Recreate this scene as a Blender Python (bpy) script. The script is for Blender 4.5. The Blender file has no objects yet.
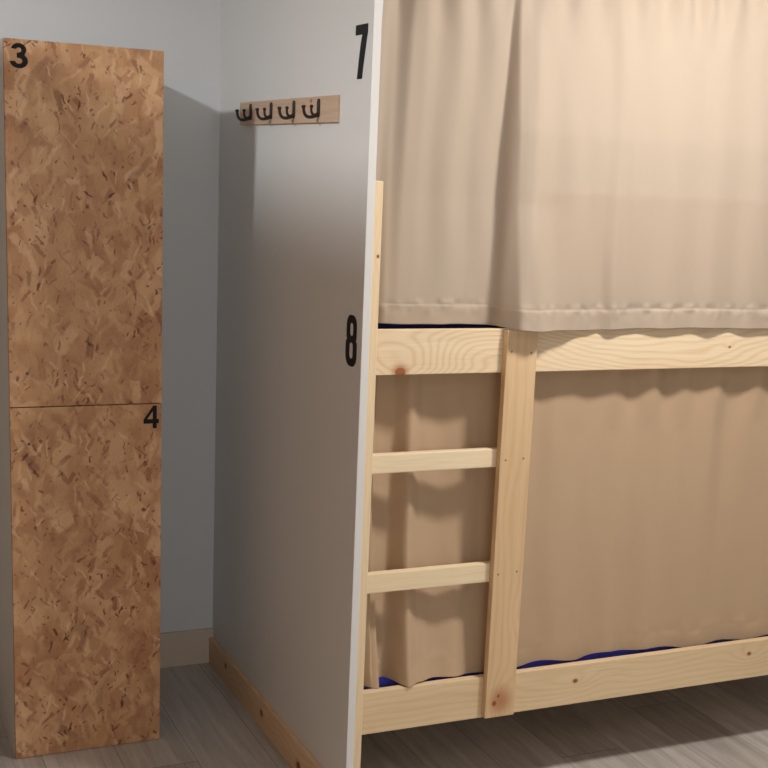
import bpy, bmesh, math, random
from mathutils import Vector, Matrix, Euler
C = bpy.context.scene.collection
PI = math.pi
random.seed(7)

# ------------------------------------------------------------------ materials
def lin(r, g, b):
    f = lambda c: (c/255/12.92) if c/255 <= .04045 else ((c/255+.055)/1.055)**2.4
    return (f(r), f(g), f(b), 1)

class NT:
    """small helper around a material node tree"""
    def __init__(self, name, rough=.6, spec=.3):
        self.m = bpy.data.materials.new(name); self.m.use_nodes = True
        self.t = self.m.node_tree; self.t.nodes.clear()
        self.out = self.t.nodes.new('ShaderNodeOutputMaterial')
        self.b = self.t.nodes.new('ShaderNodeBsdfPrincipled')
        self.b.inputs['Roughness'].default_value = rough
        self.b.inputs['Specular IOR Level'].default_value = spec
        self.t.links.new(self.b.outputs[0], self.out.inputs[0])
    def put(self, sock, v):
        if isinstance(v, bpy.types.NodeSocket): self.t.links.new(v, sock)
        else: sock.default_value = v
    def n(self, kind, **kw):
        nd = self.t.nodes.new('ShaderNode'+kind)
        for k, v in kw.items(): setattr(nd, k, v)
        return nd
    def math(self, op, a, b=None, c=None, clamp=False):
        nd = self.n('Math', operation=op, use_clamp=clamp)
        for i, v in enumerate((a, b, c)):
            if v is not None: self.put(nd.inputs[i], v)
        return nd.outputs[0]
    def add(self, a, b): return self.math('ADD', a, b)
    def sub(self, a, b): return self.math('SUBTRACT', a, b)
    def mul(self, a, b): return self.math('MULTIPLY', a, b)
    def coords(self):
        tc = self.n('TexCoord'); s = self.n('SeparateXYZ')
        self.t.links.new(tc.outputs['Object'], s.inputs[0])
        return s.outputs[0], s.outputs[1], s.outputs[2]
    def xyz(self, x, y, z):
        c = self.n('CombineXYZ')
        for i, v in enumerate((x, y, z)): self.put(c.inputs[i], v)
        return c.outputs[0]
    def noise(self, vec, scale=1, detail=2, rough=.5, dist=0):
        nd = self.n('TexNoise'); self.put(nd.inputs['Vector'], vec)
        nd.inputs['Scale'].default_value = scale; nd.inputs['Detail'].default_value = detail
        nd.inputs['Roughness'].default_value = rough; nd.inputs['Distortion'].default_value = dist
        return nd.outputs['Fac']
    def ramp(self, fac, stops):
        nd = self.n('ValToRGB'); cr = nd.color_ramp
        while len(cr.elements) < len(stops): cr.elements.new(.5)
        for e, (p, c) in zip(cr.elements, stops): e.position = p; e.color = c
        self.put(nd.inputs[0], fac); return nd.outputs[0]
    def mix(self, fac, a, b, mode='MIX'):
        nd = self.n('Mix', data_type='RGBA', blend_type=mode)
        self.put(nd.inputs[0], fac); self.put(nd.inputs[6], a); self.put(nd.inputs[7], b)
        return nd.outputs[2]
    def sstep(self, v, lo, hi):
        nd = self.n('MapRange', interpolation_type='SMOOTHSTEP')
        self.put(nd.inputs[0], v); nd.inputs[1].default_value = lo; nd.inputs[2].default_value = hi
        return nd.outputs[0]
    def bump(self, h, strength=.2, dist=.001):
        nd = self.n('Bump'); nd.inputs['Strength'].default_value = strength
        nd.inputs['Distance'].default_value = dist; self.put(nd.inputs['Height'], h)
        self.t.links.new(nd.outputs[0], self.b.inputs['Normal'])
    def col(self, c): self.put(self.b.inputs['Base Color'], c)

def paint(name, c, rough=.6, spec=.3, grain=0.0, mottle=.03):
    t = NT(name, rough, spec); x, y, z = t.coords(); v = t.xyz(x, y, z)
    n = t.noise(v, 3.0, 4)
    d = tuple(k*(1-mottle) for k in c[:3])+(1,)
    t.col(t.mix(n, c, d))
    if grain: t.bump(t.noise(v, 260, 3), grain, .0008)
    return t.m

def wood(name, along, across, base, knots=(), light=(228,203,167), dark=(208,176,134), seed=0.0, ring=.013, fibre=1.0, fig=1.0):
    """sawn pine: grain runs along one axis; knots = (s, t, radius, pull, core) in world metres"""
    t = NT(name, .5, .28); ax = t.coords(); i = 'xyz'.index(along); j = 'xyz'.index(across); k = 3-i-j
    s = t.add(ax[i], base[i]); a = t.add(ax[j], base[j]); d = ax[k]
    warp = t.noise(t.xyz(t.add(t.mul(s, 2.2), seed), t.mul(a, 9), t.mul(d, 9)), 1, 2)
    f = t.add(a, t.mul(t.sub(warp, .5), .075)); f = t.add(f, t.mul(d, .6))
    cores = []
    for (s0, t0, R, pull, core, *soft) in knots:
        ds = t.math('DIVIDE', t.sub(s, s0), R*1.9); da = t.math('DIVIDE', t.sub(a, t0), R)
        r2 = t.add(t.mul(ds, ds), t.mul(da, da))
        f = t.add(f, t.mul(t.math('POWER', 2.718, t.mul(r2, -1)), pull))
        if core:
            ds = t.math('DIVIDE', t.sub(s, s0), core*1.25); da = t.math('DIVIDE', t.sub(a, t0), core)
            cores.append((t.math('SQRT', t.add(t.mul(ds, ds), t.mul(da, da))), soft))
    w = t.math('SINE', t.mul(f, 2*PI/ring))
    w = t.math('POWER', t.add(t.mul(w, .5), .5), 2.4)
    fib = t.noise(t.xyz(t.mul(s, 9), t.mul(a, 420), t.mul(d, 420)), 1, 3)
    big = t.noise(t.xyz(t.add(t.mul(s, 1.5), seed+3), t.mul(a, 14), t.mul(d, 14)), 1, 2)
    c = t.mix(t.mul(t.sstep(big, .3, .75), .35), lin(*light), lin(*dark))
    c = t.mix(t.mul(w, t.mul(t.add(.10, t.mul(big, .55)), fig)), c, lin(*dark))
    c = t.mix(t.mul(t.sstep(fib, .45, .8), .22*fibre), c, lin(*[v*.82 for v in dark]))
    for r, soft in cores:
        if soft:                                     # a broad pale knot, only its middle reddish
            c = t.mix(t.mul(t.sub(1, t.sstep(r, .1, 1.2)), soft[0]), c, lin(172, 112, 72)); continue
        c = t.mix(t.mul(t.sub(1, t.sstep(r, .85, 2.1)), .45), c, lin(176, 116, 66))
        c = t.mix(t.sub(1, t.sstep(r, .7, 1.1)), c, lin(142, 80, 44))
        c = t.mix(t.mul(t.sub(1, t.sstep(t.math('ABSOLUTE', t.sub(r, .85)), .02, .2)), .5), c, lin(84, 44, 24))
    t.col(c); t.bump(fib, .12, .0005)
    return t.m

def osb(name, seed):
    """pressed wood flakes: stacked layers of turned strands, thin dark slivers on top"""
    t = NT(name, .48, .35); x, y, z = t.coords()
    v = t.xyz(t.add(x, seed), z, 0)
    c = t.ramp(t.noise(v, 11, 4), [(.3, lin(174,127,91)), (.55, lin(203,156,112)), (.75, lin(221,178,135))])
    nx = t.noise(v, 24, 5, .62); ny = t.noise(t.xyz(t.add(x, seed+9), z, 4), 24, 5, .62)
    clus = t.sstep(t.noise(t.xyz(t.add(x, seed+4), z, 1), 9, 2), .38, .62)
    wx = t.add(t.add(x, seed), t.mul(t.sub(nx, .5), .030)); wz = t.add(z, t.mul(t.sub(ny, .5), .030))
    def layer(sc, off, hw, hl, stops, op, pick=None, soft=.4, lean=.62):
        nonlocal c
        X = t.add(t.mul(wx, sc), off); Z = t.add(t.mul(wz, sc), off*1.7)
        vo = t.n('TexVoronoi', voronoi_dimensions='2D'); vo.inputs['Scale'].default_value = 1
        t.put(vo.inputs['Vector'], t.xyz(X, Z, 0))
        p = t.n('SeparateXYZ'); t.put(p.inputs[0], vo.outputs['Position'])
        q = t.n('SeparateColor'); t.put(q.inputs[0], vo.outputs['Color'])
        lx = t.sub(X, p.outputs[0]); lz = t.sub(Z, p.outputs[1])
        an = t.mul(t.sub(q.outputs[0], .5), PI*lean)
        cs = t.math('COSINE', an); sn = t.math('SINE', an)
        u = t.add(t.mul(lx, cs), t.mul(lz, sn)); w = t.sub(t.mul(lz, cs), t.mul(lx, sn))
        du = t.math('DIVIDE', t.math('ABSOLUTE', u), t.mul(t.add(q.outputs[1], .45), hw))
        dw = t.math('DIVIDE', t.math('ABSOLUTE', w), hl)
        m = t.mul(t.sub(1, t.sstep(du, 1-soft, 1)), t.sub(1, t.sstep(dw, 1-soft, 1)))
        if pick is not None: m = t.mul(t.mul(m, t.math('GREATER_THAN', q.outputs[2], pick)), t.add(.35, t.mul(clus, .65)))
        fib = t.noise(t.xyz(t.mul(u, 30), t.mul(w, 2.2), t.mul(q.outputs[2], 40)), 1, 3)
        sc_ = t.add(t.mul(q.outputs[2], .75), t.mul(fib, .3))
        c = t.mix(t.mul(m, op), c, t.ramp(sc_, stops))
    warm = [(0, lin(156,90,54)), (.3, lin(186,136,96)), (.6, lin(207,159,115)), (1, lin(237,196,152))]
    layer(8, 1.3, .30, .62, warm, .72)
    layer(10, 5.7, .26, .60, warm, .72)
    layer(13, 9.1, .22, .55, warm, .72)
    layer(11, 14.9, .20, .62, warm, .55, .25)
    layer(17, 21.4, .20, .55, [(0, lin(138,79,46)), (.5, lin(184,134,95)), (1, lin(231,190,148))], .65, .3)
    layer(20, 33.2, .13, .46, [(0, lin(110,65,39)), (.6, lin(147,88,54)), (1, lin(166,123,92))], .75, .56)
    layer(12, 41.8, .10, .45, [(0, lin(118,79,55)), (1, lin(146,101,72))], .75, .84)
    layer(21, 52.6, .07, .34, [(0, lin(59,33,21)), (1, lin(103,56,34))], .92, .58, .6)
    layer(30, 63.5, .10, .26, [(0, lin(57,31,21)), (1, lin(108,62,37))], .88, .62, .6)
    layer(48, 77.7, .14, .2, [(0, lin(66,36,25)), (1, lin(123,71,43))], .85, .62, .7)
    layer(14, 91.3, .10, .62, [(0, lin(213,170,126)), (1, lin(245,206,164))], .55, .55, .7)
    layer(22, 103.1, .09, .5, [(0, lin(224,184,139)), (1, lin(249,212,172))], .5, .6, .7)
    streak = t.noise(t.xyz(t.mul(wx, 150), t.mul(wz, 34), seed), 1, 4, .65)
    c = t.mix(t.mul(t.sstep(streak, .55, .78), .38), c, lin(122,67,36))
    c = t.mix(t.mul(t.sstep(t.sub(1, streak), .56, .8), .3), c, lin(238,194,149))
    sp = t.noise(v, 240, 2)
    c = t.mix(t.mul(t.sstep(sp, .62, .75), .25), c, lin(121,73,45))
    t.col(c); t.bump(t.noise(v, 120, 3), .1, .0006)
    return t.m

def cloth(name, c, thru=.22, weave=1.0):
    t = NT(name, .85, .12); x, y, z = t.coords()
    b = t.noise(t.xyz(t.mul(x, 900), y, t.mul(z, 140)), 1, 2); b2 = t.noise(t.xyz(t.mul(x, 140), y, t.mul(z, 900)), 1, 2)
    n = t.noise(t.xyz(x, y, z), 5, 3)
    col = t.mix(t.mul(n, .5), c, tuple(v*.93 for v in c[:3])+(1,))
    t.col(col); t.bump(t.add(b, b2), .10*weave, .0005)
    t.b.inputs['Sheen Weight'].default_value = .08
    if thru:
        tr = t.n('BsdfTranslucent'); t.put(tr.inputs[0], col)
        mx = t.n('MixShader'); mx.inputs[0].default_value = thru
        t.t.links.new(t.b.outputs[0], mx.inputs[1]); t.t.links.new(tr.outputs[0], mx.inputs[2])
        t.t.links.new(mx.outputs[0], t.out.inputs[0])
    return t.m

def laminate(name):
    t = NT(name, .42, .35); x, y, z = t.coords()
    W = .192
    px = t.math('DIVIDE', t.add(x, 10.03), W); row = t.math('FLOOR', px); fx = t.math('FRACT', px)
    wn = t.n('TexWhiteNoise', noise_dimensions='1D'); t.put(wn.inputs['W'], row)
    py = t.add(t.math('DIVIDE', t.add(y, 10), 1.28), wn.outputs[0]); fy = t.math('FRACT', py)
    wn2 = t.n('TexWhiteNoise', noise_dimensions='2D')
    t.put(wn2.inputs['Vector'], t.xyz(row, t.math('FLOOR', py), 0)); r = wn2.outputs[0]
    g = t.noise(t.xyz(t.add(t.mul(x, 38), t.mul(r, 50)), t.mul(y, 2.6), 0), 1, 5, .6, .6)
    g2 = t.noise(t.xyz(t.add(t.mul(x, 170), t.mul(r, 90)), t.mul(y, 6), 0), 1, 3)
    c = t.ramp(t.add(t.mul(g, .8), t.mul(r, .22)), [(.25, lin(150,141,132)), (.48, lin(184,176,168)), (.7, lin(204,197,190)), (.9, lin(214,208,200))])
    c = t.mix(t.mul(t.sstep(g2, .58, .75), .35), c, lin(116,102,90))
    ed = t.math('MAXIMUM', t.math('GREATER_THAN', t.math('ABSOLUTE', t.sub(fx, .5)), .494),
                t.math('GREATER_THAN', t.math('ABSOLUTE', t.sub(fy, .5)), .4988))
    c = t.mix(t.mul(ed, .6), c, lin(70,60,52))
    t.col(c); t.bump(g2, .06, .0005)
    return t.m

M_wall = paint('white_wall_paint', lin(222,222,222), .75, .2, .12, .03)
M_beige = paint('beige_board', lin(206,180,156), .6, .2, .02)
M_ceil = paint('ceiling_paint', lin(222,222,220), .8, .2, .1)
M_mela = paint('white_melamine', lin(224,222,219), .38, .35, .02, .015)
M_side = paint('white_locker_board', lin(214,212,208), .4, .35, .02, .015)
M_skirt = paint('pale_skirting', lin(214,196,178), .5, .3, .03, .05)
M_black = paint('black_vinyl', lin(15,14,15), .5, .22)
M_iron = paint('dark_bronze_metal', lin(34,25,23), .4, .45)
M_nail = paint('grey_steel', lin(96,88,80), .35, .6)
M_rod = paint('white_rod_metal', lin(210,208,204), .3, .5)
M_navy = cloth('navy_mattress_fabric', lin(36,36,92), 0)
M_blue = cloth('blue_mattress_fabric', lin(96,100,240), 0)
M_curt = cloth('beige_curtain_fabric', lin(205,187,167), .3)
M_curt_shaded = cloth('beige_curtain_fabric_shaded', lin(192,164,134), .04)  # same fabric as the upper curtain; the dimmer light is put into the colour
M_floor = laminate('grey_oak_laminate')

# ------------------------------------------------------------------ mesh helpers
def box(bm, x0, x1, y0, y1, z0, z1, bev=0.0, seg=2):
    r = bmesh.ops.create_cube(bm, size=1)
    vs = r['verts']
    for v in vs:
        v.co = Vector(((x0+x1)/2+v.co.x*(x1-x0), (y0+y1)/2+v.co.y*(y1-y0), (z0+z1)/2+v.co.z*(z1-z0)))
    if bev:
        es = list({e for v in vs for e in v.link_edges})
        bmesh.ops.bevel(bm, geom=es, offset=bev, segments=seg, profile=.6, affect='EDGES')

def tube(bm, pts, radii, n=12):
    """closed tube through points, own radius each, rounded ends"""
    pts = [Vector(p) for p in pts]; rings = []
    for i, p in enumerate(pts):
        d = (pts[min(i+1, len(pts)-1)]-pts[max(i-1, 0)]).normalized()
        u = d.orthogonal().normalized() if i == 0 else (u-d*u.dot(d)).normalized()
        w = d.cross(u)
        rings.append([bm.verts.new(p+radii[i]*(math.cos(a)*u+math.sin(a)*w)) for a in [2*PI*k/n for k in range(n)]])
    for A, B in zip(rings, rings[1:]):
        for k in range(n): bm.faces.new((A[k], A[(k+1) % n], B[(k+1) % n], B[k]))
    bm.faces.new(list(reversed(rings[0]))); bm.faces.new(rings[-1])

def slab(bm, outline, holes, to3d, thick):
    """flat shape with holes, given real thickness; outline in 2D, to3d(u, v, w) -> point"""
    edges = []
    for loop in [outline]+list(holes):
        vs = [bm.verts.new(to3d(u, v, 0)) for u, v in loop]
        edges += [bm.edges.new((vs[i], vs[(i+1) % len(vs)])) for i in range(len(vs))]
    res = bmesh.ops.triangle_fill(bm, use_beauty=True, edges=edges)
    fs = [g for g in res['geom'] if isinstance(g, bmesh.types.BMFace)]
    off = Vector(to3d(0, 0, thick))-Vector(to3d(0, 0, 0))
    ex = bmesh.ops.extrude_face_region(bm, geom=fs)
    for g in ex['geom']:
        if isinstance(g, bmesh.types.BMVert): g.co += off

def obj(name, bm, mat, parent=None, smooth=False, label=None, base=None):
    base = Vector(base) if base is not None else (parent_base(parent) if parent else Vector((0, 0, 0)))
    bm.transform(Matrix.Translation(-base))
    bmesh.ops.recalc_face_normals(bm, faces=bm.faces)
    me = bpy.data.meshes.new(name); bm.to_mesh(me); bm.free()
    if smooth:
        for p in me.polygons: p.use_smooth = True
    me.materials.append(mat)
    o = bpy.data.objects.new(name, me); C.objects.link(o)
    if parent: o.parent = parent
    else: o.location = base
    if label: o['label'] = label
    return o
def parent_base(p):
    v = Vector((0, 0, 0))
    while p is not None: v += p.location; p = p.parent
    return v
def thing(name, label, cat, loc, group=None):
    o = bpy.data.objects.new(name, None); C.objects.link(o); o.location = loc
    o.empty_display_size = .1
    return tag(o, label, cat, group)
def tag(o, label, cat, group=None):
    o['label'] = label; o['category'] = cat
    if group: o['group'] = group
    return o
def struct(name, bm, mat, smooth=False):
    o = obj(name, bm, mat, None, smooth); o['kind'] = 'structure'; return o
def B(*a, **k):
    bm = bmesh.new(); box(bm, *a, **k); return bm

# ------------------------------------------------------------------ the room
BACK = 1.181
struct('floor', B(-2.7, 3.2, -4.3, 1.4, -.1, 0), M_floor)
struct('ceiling', B(-2.7, 3.2, -4.3, 1.4, 2.6, 2.7), M_ceil)
struct('wall_back', B(-2.7, 3.2, BACK, BACK+.12, 0, 2.6), M_wall)
struct('wall_left', B(-2.82, -2.7, -4.3, 1.4, 0, 2.6), M_wall)
struct('wall_right', B(3.2, 3.32, -4.3, 1.4, 0, 2.6), M_wall)
struct('wall_front', B(-2.7, 3.2, -4.42, -4.3, 0, 2.6), M_wall)
struct('wall_partition', B(0, .0192, 0, BACK, 0, 2.6, bev=.0012, seg=2), M_mela)
struct('light_blocker_panel', B(-1.42, -1.40, -1.6, BACK, 0, 2.25, bev=.0012), M_beige)  # unseen panel added to shade the partition low down and bounce warm light
W_base = wood('pine_skirting', 'y', 'z', (0,0,0), [(.62, .05, .05, .03, .010), (.30, .03, .06, .03, .012), (.98, .06, .05, .03, .008)],
              (230,198,162), (206,166,126), 4.0, .02)
struct('baseboard_back', B(-2.7, 0, BACK-.012, BACK, 0, .1156, bev=.002), M_skirt)
bm = bmesh.new()
box(bm, -.014, 0, .004, .365, 0, .0877, .0015)
box(bm, -.014, 0, .366, .93, 0, .0877, .0015)
box(bm, -.014, 0, .931, BACK-.012, 0, .0877, .0015)
struct('baseboard_partition', bm, W_base)

# ------------------------------------------------------------------ numerals
def arc(cx, cy, rx, ry, a0, a1, n=18):
    return [(cx+rx*math.cos(math.radians(a0+(a1-a0)*i/n)), cy+ry*math.sin(math.radians(a0+(a1-a0)*i/n))) for i in range(n+1)]
def stadium(hw, z0, z1, r, n=8):
    p = []
    for cx, cz, a in ((hw-r, z1-r, 0), (-hw+r, z1-r, 90), (-hw+r, z0+r, 180), (hw-r, z0+r, 270)):
        p += arc(cx, cz, r, r, a, a+90, n)
    return p
def digit_three():                                  # bold sans figure in a unit box
    outer = arc(.47, .735, .43, .265, 172, -38, 20)+arc(.47, .295, .52, .295, 48, -176, 26)
    inner = arc(.47, .295, .20, .115, -172, 66, 18)+[(.36, .42), (.36, .60)]+arc(.47, .725, .15, .098, -58, 164, 16)
    return outer+inner
def digit_four():
    return [(.60,0), (.86,0), (.86,.215), (1,.215), (1,.405), (.86,.405), (.86,1), (.625,1), (0,.395), (0,.215), (.60,.215)], \
           [(.60,.405), (.235,.405), (.60,.755)]
def digit_seven():
    return [(0,1), (1,1), (1,.85), (.92,.70), (.83,.50), (.73,.27), (.66,.08), (.635,0), (.23,0), (.27,.12), (.34,.34), (.43,.58), (.52,.755), (.58,.815), (0,.815)]

P = .0005
def plate_to3d(y_left, y_right, z0, z1):            # on the partition's left face
    return lambda u, v, w: (-P-w+.0004, y_left+(y_right-y_left)*u, z0+(z1-z0)*v)
bm = bmesh.new(); slab(bm, digit_seven(), [], plate_to3d(.101, .030, 1.791, 1.908), .0012)
tag(obj('number_decal', bm, M_black, base=(0, .065, 1.85)), 'black stick-on number 7 near the front edge of the white partition', 'number')  # vinyl figure stuck on the partition face, not a hung sign
bm = bmesh.new()
cy8 = .063
t8 = lambda u, v, w: (-P-w+.0004, cy8-u, v)
top = stadium(.0305, 1.188, 1.261, .025); bot = stadium(.0335, 1.141, 1.2195, .027)
# one outline: upper lobe over lower lobe, pinched at the waist
up = [p for p in top if p[1] >= 1.2045]; lo = [p for p in bot if p[1] <= 1.2025]
right_up = [p for p in up]                          # runs right side -> over the top -> left side
right_up.sort(key=lambda p: math.atan2(p[1]-1.2045, p[0]))
lo.sort(key=lambda p: math.atan2(p[1]-1.2025, p[0]))
slab(bm, right_up+[(-.026, 1.2035)]+lo[:]+[(.026, 1.2035)], [stadium(.0108, 1.2125, 1.2425, .0085), stadium(.0115, 1.1595, 1.1965, .009)], t8, .0012)
tag(obj('number_decal', bm, M_black, base=(0, .063, 1.2)), 'black rounded number 8 halfway up the white partition edge', 'number')  # also a stuck-on vinyl figure

# ------------------------------------------------------------------ the locker
LX0, LX1, LY, LZ, LM = -.6888, -.3009, .648, 1.8595, .9575
lb = (-.495, .92, 0)
lk = thing('locker', 'tall two-door locker faced in pressed wood flake board with white sides', 'locker', lb)
T = .016
bm = bmesh.new()
fy = LY+.0165
box(bm, LX0, LX0+T, fy, BACK-.015, 0, LZ, .001); box(bm, LX1-T, LX1, fy, BACK-.015, 0, LZ, .001)
box(bm, LX0+T, LX1-T, fy, BACK-.015, LZ-T, LZ, .001); box(bm, LX0+T, LX1-T, fy, BACK-.015, .012, .03, .001)
box(bm, LX0+T, LX1-T, fy, BACK-.015, LM-.008, LM+.008, .001); box(bm, LX0+T, LX1-T, BACK-.022, BACK-.016, .03, LZ-T)
obj('body', bm, M_side, lk, label='plain white melamine carcass of the locker')
def door(z0, z1, seed, lab, digit, label_digit, screws):
    d = obj('door', B(LX0, LX1, LY, LY+.0155, z0, z1, bev=.0012), osb('flake_board_%s' % digit, seed), lk, label=lab)
    bm = bmesh.new()
    if digit == 'three':
        slab(bm, digit_three(), [], lambda u, v, w: (-.6735+.041*u, LY-w+.0002, 1.791+.059*v), .001)
    else:
        o, h = digit_four(); slab(bm, o, [h], lambda u, v, w: (-.3495+.041*u, LY-w+.0002, .891+.061*v), .001)
    obj('numeral', bm, M_black, d, label=label_digit)
    for sx, sz in screws:
        bm = bmesh.new(); tube(bm, [(sx, LY+.002, sz), (sx, LY-.0006, sz), (sx, LY-.0010, sz)], [.0042, .0042, .003], 12)
        obj('screw', bm, M_nail, d, True)
door(LM+.0012, LZ, 2.3, 'upper flake board door marked 3', 'three', 'black number 3', [(-.645, 1.045)])
door(.0015, LM-.0012, 7.9, 'lower flake board door marked 4', 'four', 'black number 4', [(-.643, .862)])

# ------------------------------------------------------------------ coat rack
RY0, RY1, RZ0, RZ1 = .187, .955, 1.6975, 1.7595
cr = thing('coat_rack', 'short pine board with four dark hooks on the white partition', 'coat rack', (0, .53, 1.728))
W_rack = wood('pine_rack', 'y', 'z', (0, .53, 1.728), [(.365, 1.75, .02, .02, .004)], (208,180,156), (188,154,126), 9.0, .02)
obj('board', B(-.0075, .0005, RY0, RY1, RZ0, RZ1, bev=.0015), W_rack, cr)
for hy in (.849, .668, .486, .306):
    h = bmesh.new()
    n = 10
    zc0, zc1, hw = 1.7105, 1.7535, .0068
    out = arc(0, zc1-hw, hw, hw, 0, 180, n)+arc(0, zc0+hw, hw, hw, 180, 360, n)
    slab(h, out, [], lambda u, v, w: (-.0073-w, hy+u, v), .004)
    def prong(pts, r0, r1):
        pp = []; m = 14                              # smooth the control path
        P_ = [Vector(p) for p in pts]
        for i in range(m+1):
            t = i/m; q = list(P_)
            while len(q) > 1: q = [a.lerp(b, t) for a, b in zip(q, q[1:])]
            pp.append(q[0])
        rr = [r0+(r1-r0)*i/m for i in range(m+1)]
        d = (pp[-1]-pp[-2]).normalized()
        pp += [pp[-1]+d*.002, pp[-1]+d*.005, pp[-1]+d*.0075]; rr += [r1*1.45, r1*1.6, r1*.8]
        tube(h, pp, rr, 10)
    prong([(-.0095, hy, 1.7165), (-.028, hy, 1.7065), (-.046, hy, 1.703), (-.047, hy, 1.729)], .0044, .0036)
    prong([(-.0095, hy, 1.7205), (-.018, hy, 1.710), (-.029, hy, 1.714), (-.0275, hy, 1.731)], .0038, .003)
    for zz in (1.7455, 1.7165):
        tube(h, [(-.011, hy, zz), (-.0123, hy, zz), (-.013, hy, zz)], [.0032, .003, .0016], 10)
    obj('coat_hook', h, M_iron, cr, True)

# ------------------------------------------------------------------ the bunk bed
bb = (1.03, .55, 0)
bed = thing('bunk_bed', 'pine bunk bed with ladder against the white partition', 'bunk bed', bb)
F0, F1 = .042, .064                                  # front and back face of the rails
X0, X1 = .047, 2.02
def wpart(name, along, across, dims, knots=(), light=(226,196,150), dark=(204,164,112), seed=0., ring=.013, bev=.002, label=None, fig=1.0):
    return obj(name, B(*dims, bev=bev), wood('pine_'+name+str(len(bpy.data.materials)), along, across, bb, knots, light, dark, seed, ring, 1.0, fig), bed, label=label)
wpart('post', 'z', 'x', (.0205, .047, .020, .088, 0, 1.569), [(1.40, .04, .02, .01, .003)], (234,210,174), (222,192,148), 1.0)
wpart('post', 'z', 'x', (X1, X1+.045, .020, .088, 0, 1.569), (), seed=2.)
for sx in (.0205, X1): wpart('post', 'z', 'x', (sx, sx+.0265, 1.075, 1.145, 0, 1.569), (), seed=3.+sx)
# long rails: front and rear of each bunk
wpart('side_rail', 'x', 'z', (X0, X1, F0, F1, 1.1213, 1.2285),
      [(.118, 1.128, .085, .115, .011), (.118, 1.132, .05, 0, .024, .5), (.70, 1.20, .09, .045, 0), (.98, 1.13, .10, .05, 0), (1.075, 1.176, .012, .01, .0028), (.30, 1.19, .10, -.03, 0)],
      (236,215,182), (214,181,138), 5.0, .0135, fig=1.35)
wpart('side_rail', 'x', 'z', (X0, X1, F0, F1, .2176, .3285),
      [(.668, .283, .035, .03, .0055), (1.245, .292, .03, .03, .005), (.56, .262, .07, .035, 0), (.95, .30, .08, .03, 0)],
      (226,201,163), (209,176,132), 11., .019)
for z0, z1 in ((1.1213, 1.2285), (.2176, .3285)):
    wpart('side_rail', 'x', 'z', (X0, X1, 1.08, 1.102, z0, z1), (), seed=20+z0)
    wpart('end_rail', 'y', 'z', (.0235, .0455, .089, 1.074, z0, z1), (), seed=24+z0)
    wpart('end_rail', 'y', 'z', (X1+.004, X1+.026, .089, 1.074, z0, z1), (), seed=27+z0)
    wpart('bed_base', 'x', 'y', (X0+.002, X1-.002, F1+.0005, 1.078, z0+.004, z0+.022), (), seed=30+z0)
wpart('guard_rail', 'x', 'z', (.47, X1, F0, F1, 1.305, 1.564), [(.9, 1.45, .05, .03, .008)], seed=35.)
wpart('guard_post', 'z', 'x', (.472, .535, F1+.0005, F1+.021, 1.125, 1.562), (), seed=37.)
up = wpart('ladder_upright', 'z', 'x', (.3885, .4735, .020, .0415, .2231, 1.2275),
      [(.268, .431, .036, .06, .040, .8), (.262, .413, .02, .0, .0055), (.281, .424, .02, .0, .0035), (.50, .463, .03, .02, 0), (.8, .42, .06, .02, 0)], (221,190,150), (203,166,122), 14., .024, label='wide pine ladder upright with a knot at its foot')
for nx, nz in ((.398, .905), (.448, .907), (.396, .610), (.449, .613), (.397, 1.176), (.452, 1.172)):
    bm = bmesh.new(); tube(bm, [(nx+.006, .0205, nz), (nx+.006, .0196, nz), (nx+.006, .0192, nz)], [.0024, .0024, .0015], 10)
    obj('nail', bm, M_nail, up, True)
wpart('ladder_rung', 'x', 'z', (X0, .4600, F0, F1, .8832, .9301), [(.12, .90, .05, .02, 0)], (240,220,186), (229,204,166), 16., .015, .003)
wpart('ladder_rung', 'x', 'z', (X0, .4600, F0, F1, .5845, .6342), (), (239,219,184), (228,202,162), 18., .015, .003)
def rod(y, z):
    bm = bmesh.new(); tube(bm, [(.0475, y, z), (X1-.001, y, z)], [.004, .004], 14)
    return bm
obj('curtain_rod', rod(.112, 1.1205), M_rod, bed, True)

# ------------------------------------------------------------------ mattresses
def mattress(z0, z1, y0, mat, label):
    bm = B(X0+.012, X1-.012, y0, 1.07, z0, z1, bev=.018, seg=4)
    return tag(obj('mattress', bm, mat, None, True, base=(1.03, .6, z0)), label, 'mattress')
mattress(1.1445, 1.30, .15, M_navy, 'dark navy mattress on the upper bunk behind the curtain')
mattress(.2402, .40, .124, M_blue, 'bright blue mattress on the lower bunk below the curtain hem')

# ------------------------------------------------------------------ curtains
def ci(pts, x):                                      # smooth interpolation through control points
    if x <= pts[0][0]: return pts[0][1]
    for (a, va), (b, vb) in zip(pts, pts[1:]):
        if x <= b:
            t = (x-a)/(b-a); t = t*t*(3-2*t); return va+(vb-va)*t
    return pts[-1][1]
def ss(a, b, x):
    t = min(1, max(0, (x-a)/(b-a))); return t*t*(3-2*t)
_rv = [random.random() for _ in range(997)]
def vn(x, s=0):                                      # 1D value noise
    i = math.floor(x); f = x-i; f = f*f*(3-2*f)
    return _rv[(i*131+s*17) % 997]*(1-f)+_rv[((i+1)*131+s*17) % 997]*f
def sheet(xs, zs, fn):
    bm = bmesh.new(); rows = [[bm.verts.new(fn(x, z)) for x in xs] for z in zs]
    for r0, r1 in zip(rows, rows[1:]):
        for i in range(len(xs)-1): bm.faces.new((r0[i], r0[i+1], r1[i+1], r1[i]))
    return bm, rows
def grid(a, b, step):
    n = max(2, round(abs(b-a)/step)); return [a+(b-a)*i/n for i in range(n+1)]

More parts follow.
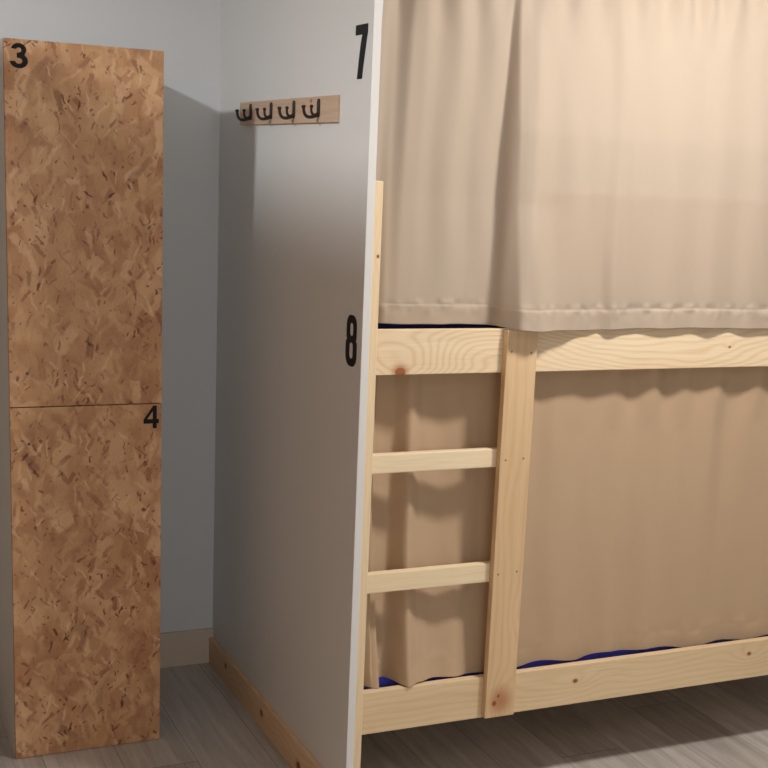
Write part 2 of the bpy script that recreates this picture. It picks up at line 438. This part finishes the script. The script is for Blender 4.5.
ZT, ZB = 2.16, 1.2335
left_top = [(.05,.004),(.088,.010),(.122,-.012),(.15,-.012),(.19,-.002),(.24,-.010),(.29,.004),(.34,-.006),(.40,.006)]
left_bot = [(.05,.010),(.062,.008),(.090,-.004),(.118,-.006),(.17,-.006),(.23,-.009),(.30,-.004),(.36,0),(.40,0)]
right_off = [(.40,0),(.425,-.004),(.455,-.008),(.51,.002),(.56,-.003),(.62,.004),(.655,.006),(.69,-.005),(.735,.001),(.80,.004),(.86,-.003),
             (.93,.003),(.99,-.003),(1.06,.004),(1.12,-.003),(1.2,.003),(1.3,-.004),(1.4,.003),(1.55,-.004),(1.7,.004),(1.85,-.003),(2.0,.003)]
STZ = ZB+.048                                        # stitch line of the hem
def upper(x, z):
    f = (ZT-z)/(ZT-ZB); f = min(max(f, 0), 1)
    w = .003+.020*f                                 # the step between the two hangs opens downwards
    k = ss(.388-w*.85, .388+w, x+.006*(1-f))
    left = .056+.032*min(1, f*1.5)**1.2; right = .056-.023*min(1, f/.5)**1.3-(.004+.040*(1-ss(.47, .60, x)))*max(0, (f-.68)/.32)**1.1-(.016*min(1, f*2)*math.exp(-((x-.435)/.028)**2))*(1-ss(.75, 1, f))
    y = left+(right-left)*k
    ol = (ci(left_top, x)*(1-f)+ci(left_bot, x)*f)*1.55
    orr = ci(right_off, x+.015*(1-f))*(.55+.6*f)
    y += ol*(1-k)+orr*k
    # gathers below the rod
    g = max(0, (z-1.90)/(ZT-1.90))**1.3
    y += g*.021*math.sin(2*PI*(x/.088+.5*vn(x*7, 3)))
    # hem: puckered stitch line, gently waved edge
    d = (z-STZ)
    pk = vn(x*58, 5)-.5
    y += .0007*(.3+1.4*vn(x*33, 8))*math.exp(-(d/.0035)**2)+.0068*pk*math.exp(-((d-.003)/.009)**2)+.0040*(vn(x*70, 6)-.5)*math.exp(-((d+.012)/.012)**2)
    if z < STZ: y += -.0015+(.0035*(vn(x*26, 9)-.5))*(1-f*.2)
    y += .0018*(vn(x*21+z*4, 11)-.5)*2
    zz = z
    if f > .8: zz = z+(f-.8)/.2*(.002*math.sin(x*9)+.0015*(vn(x*14, 2)-.5)*2-.0020*ss(.40, .45, x)-.0045*ss(.50, .62, x)+.003*(1-ss(.1, .36, x)))
    return (x, y, zz)
zs = grid(ZT, 1.32, .006)[:-1]+grid(1.32, ZB, .0022)
xs = grid(.050, 1.42, .0042)[:-1]+grid(1.42, 2.015, .012)
bm, rows = sheet(xs, zs, upper)
# turned-up hem allowance behind the edge
prev = rows[-1]
for h in (.0003, .004, .010, .020, .032, .044):
    cur = [bm.verts.new((v.co.x, upper(v.co.x, ZB+h)[1]+min(.0025, .0008+h), v.co.z+h)) for v in rows[-1]]
    for a in range(len(xs)-1): bm.faces.new((prev[a], prev[a+1], cur[a+1], cur[a]))
    prev = cur
upper_curtain = tag(obj('bunk_curtain', bm, M_curt, None, True, base=(1.03, .04, ZB)), 'beige curtain hanging across the upper bunk, hem over the top rail', 'curtain', None)

ZT2, ZB2 = 1.1245, .330
lt = [(.045,.118),(.085,.112),(.10,.132),(.142,.138),(.182,.110),(.22,.126),(.28,.130),(.34,.124),(.40,.108),(.46,.095)]
lmid = [(.045,.116),(.084,.100),(.091,.130),(.142,.139),(.180,.092),(.215,.112),(.28,.124),(.335,.117),(.38,.118),(.43,.098),(.48,.090)]
lbot = [(.045,.098),(.104,.056),(.110,.108),(.138,.117),(.177,.036),(.212,.056),(.262,.074),(.315,.064),(.365,.084),(.42,.082),(.48,.090)]
ro_t = [(.46,0),(.53,.006),(.58,-.006),(.66,.005),(.72,-.003),(.80,.006),(.87,-.007),(.93,.004),(.99,-.004),(1.07,-.010),(1.13,.010),(1.2,-.004),(1.3,.005),(1.4,-.004),(1.6,.005),(1.8,-.004),(2.,.004)]
ro_b = [(.46,0),(.50,-.003),(.56,.004),(.62,-.004),(.69,-.001),(.73,.007),(.79,-.004),(.85,.008),(.92,-.006),(1.0,.002),(1.1,-.003),(1.2,.005),(1.3,-.004),(1.4,.003),(1.6,-.004),(1.8,.004),(2.,-.003)]
def lower(x, z):
    f = min(max((ZT2-z)/(ZT2-ZB2), 0), 1)
    if f < .45:
        t = f/.45; left = ci(lt, x)*(1-t)+ci(lmid, x)*t
    else:
        t = ((f-.45)/.55); t = t**1.7; left = ci(lmid, x)*(1-t)+ci(lbot, x)*t
    right = .092-.004*f+ci(ro_t, x)*(1-f)+ci(ro_b, x)*f
    k = ss(.43, .50, x)
    y = left+(right-left)*k
    g = max(0, 1-f*4.5)
    y += k*g*.007*(math.sin(2*PI*(x/.115+.4*vn(x*6, 4)))-.3)
    y += .0014*(vn(x*19+z*5, 21)-.5)*2
    d = z-(ZB2+.045)
    y += .0005*math.exp(-(d/.004)**2)+.003*(vn(x*45, 25)-.5)*math.exp(-((d-.006)/.014)**2)
    y = min(y, .143)
    xx = x
    if x < .09:                                      # the free edge sags away from the post near the rod
        q = (1-ss(.05, .09, x))
        xx = x+q*(.030*(1-ss(0, .14, f)))+q*.004*math.sin(f*14)
    zz = z
    if f > .7:
        g = (f-.7)/.3
        e = .006*(vn(x*9, 31)-.5)*2+.0045*math.sin(x*34)
        e += .001-.009*ss(.6, 1.25, x)
        zz = z+g*(e*ss(.44, .52, x)+(ci([(.045,.0),(.105,.0),(.112,.005),(.13,.004),(.175,.002),(.235,.003),(.30,.002),(.36,-.003),(.44,-.004)], x))*(1-ss(.44, .52, x)))
    if f < .1: zz -= (1-f/.1)*.026*(1-ss(.05, .11, x))
    return (xx, y, zz)
zs = grid(ZT2, ZB2, .0055)
xs = grid(.046, 1.42, .0042)[:-1]+grid(1.42, 2.015, .012)
xs = sorted(set(xs+grid(.080, .116, .001)))
bm, rows = sheet(xs, zs, lower)
tag(obj('bunk_curtain', bm, M_curt_shaded, None, True, base=(1.03, .09, ZB2)), 'beige curtain hanging across the lower bunk behind the ladder rungs', 'curtain', None)

bm = bmesh.new(); tube(bm, [(.0196, .056, ZT+.0085), (2.06, .056, ZT+.0085)], [.008, .008], 14)
obj('curtain_rod', bm, M_rod, upper_curtain, True)

# ------------------------------------------------------------------ light
def area(name, loc, target, size, power, col, shape='DISK', sy=None):
    l = bpy.data.lights.new(name, 'AREA'); l.shape = shape; l.size = size
    if sy: l.size_y = sy
    l.energy = power; l.color = col
    o = bpy.data.objects.new(name, l); C.objects.link(o); o.location = loc
    o.rotation_euler = (Vector(target)-Vector(loc)).to_track_quat('-Z', 'Y').to_euler()
    return o
area('ceiling_lamp', (.85, -.82, 2.52), (.85, -.82, 0), .24, 37, (1, .955, .91))
area('aisle_fill_light', (.9, -2.7, 2.5), (.9, -2.7, 0), .5, 6, (1, .96, .92))  # added fill light, no known fixture there
area('front_fill_light', (-.6, -4.25, 1.5), (-.3, 0, 1.3), 1.3, 20, (.97, .98, 1), 'RECTANGLE', 1.2)  # added soft fill for the alcove walls and locker; no window is modelled
area('far_ceiling_lamp', (-1.88, -.27, 2.5), (-1.88, -.27, 0), .2, 56, (.95, .98, 1))
p = bpy.data.lights.new('curtain_backlight', 'POINT'); p.energy = 5; p.color = (.95, .97, 1); p.shadow_soft_size = .05  # unseen light added behind the upper curtain so the guard rail shows through
o = bpy.data.objects.new('curtain_backlight', p); C.objects.link(o); o.location = (.8, 1.0, 1.95)

w = bpy.data.worlds.new('World'); bpy.context.scene.world = w; w.use_nodes = True
w.node_tree.nodes['Background'].inputs[0].default_value = (.02, .02, .02, 1)

# ------------------------------------------------------------------ camera
cam = bpy.data.cameras.new('camera'); co = bpy.data.objects.new('camera', cam); C.objects.link(co)
right = Vector((.90326367, -.42634224, .04844633)); fwd = Vector((.42684551, .88127894, -.20285548)); upv = Vector((.04379113, .20391108, .97800951))
m = Matrix((right, upv, -fwd)).transposed().to_4x4(); m.translation = Vector((-1.1463, -2.7911, 1.6))
co.matrix_world = m
cam.sensor_width = 36; cam.sensor_fit = 'HORIZONTAL'; cam.lens = 36*1324.9/768
cam.shift_x = -53.79/768; cam.shift_y = 60.65/768
cam.clip_start = .05
sc = bpy.context.scene; sc.camera = co
sc.view_settings.view_transform = 'Standard'; sc.view_settings.look = 'None'
sc.view_settings.gamma = 1; sc.view_settings.use_curve_mapping = False
sc.view_settings.exposure = 0
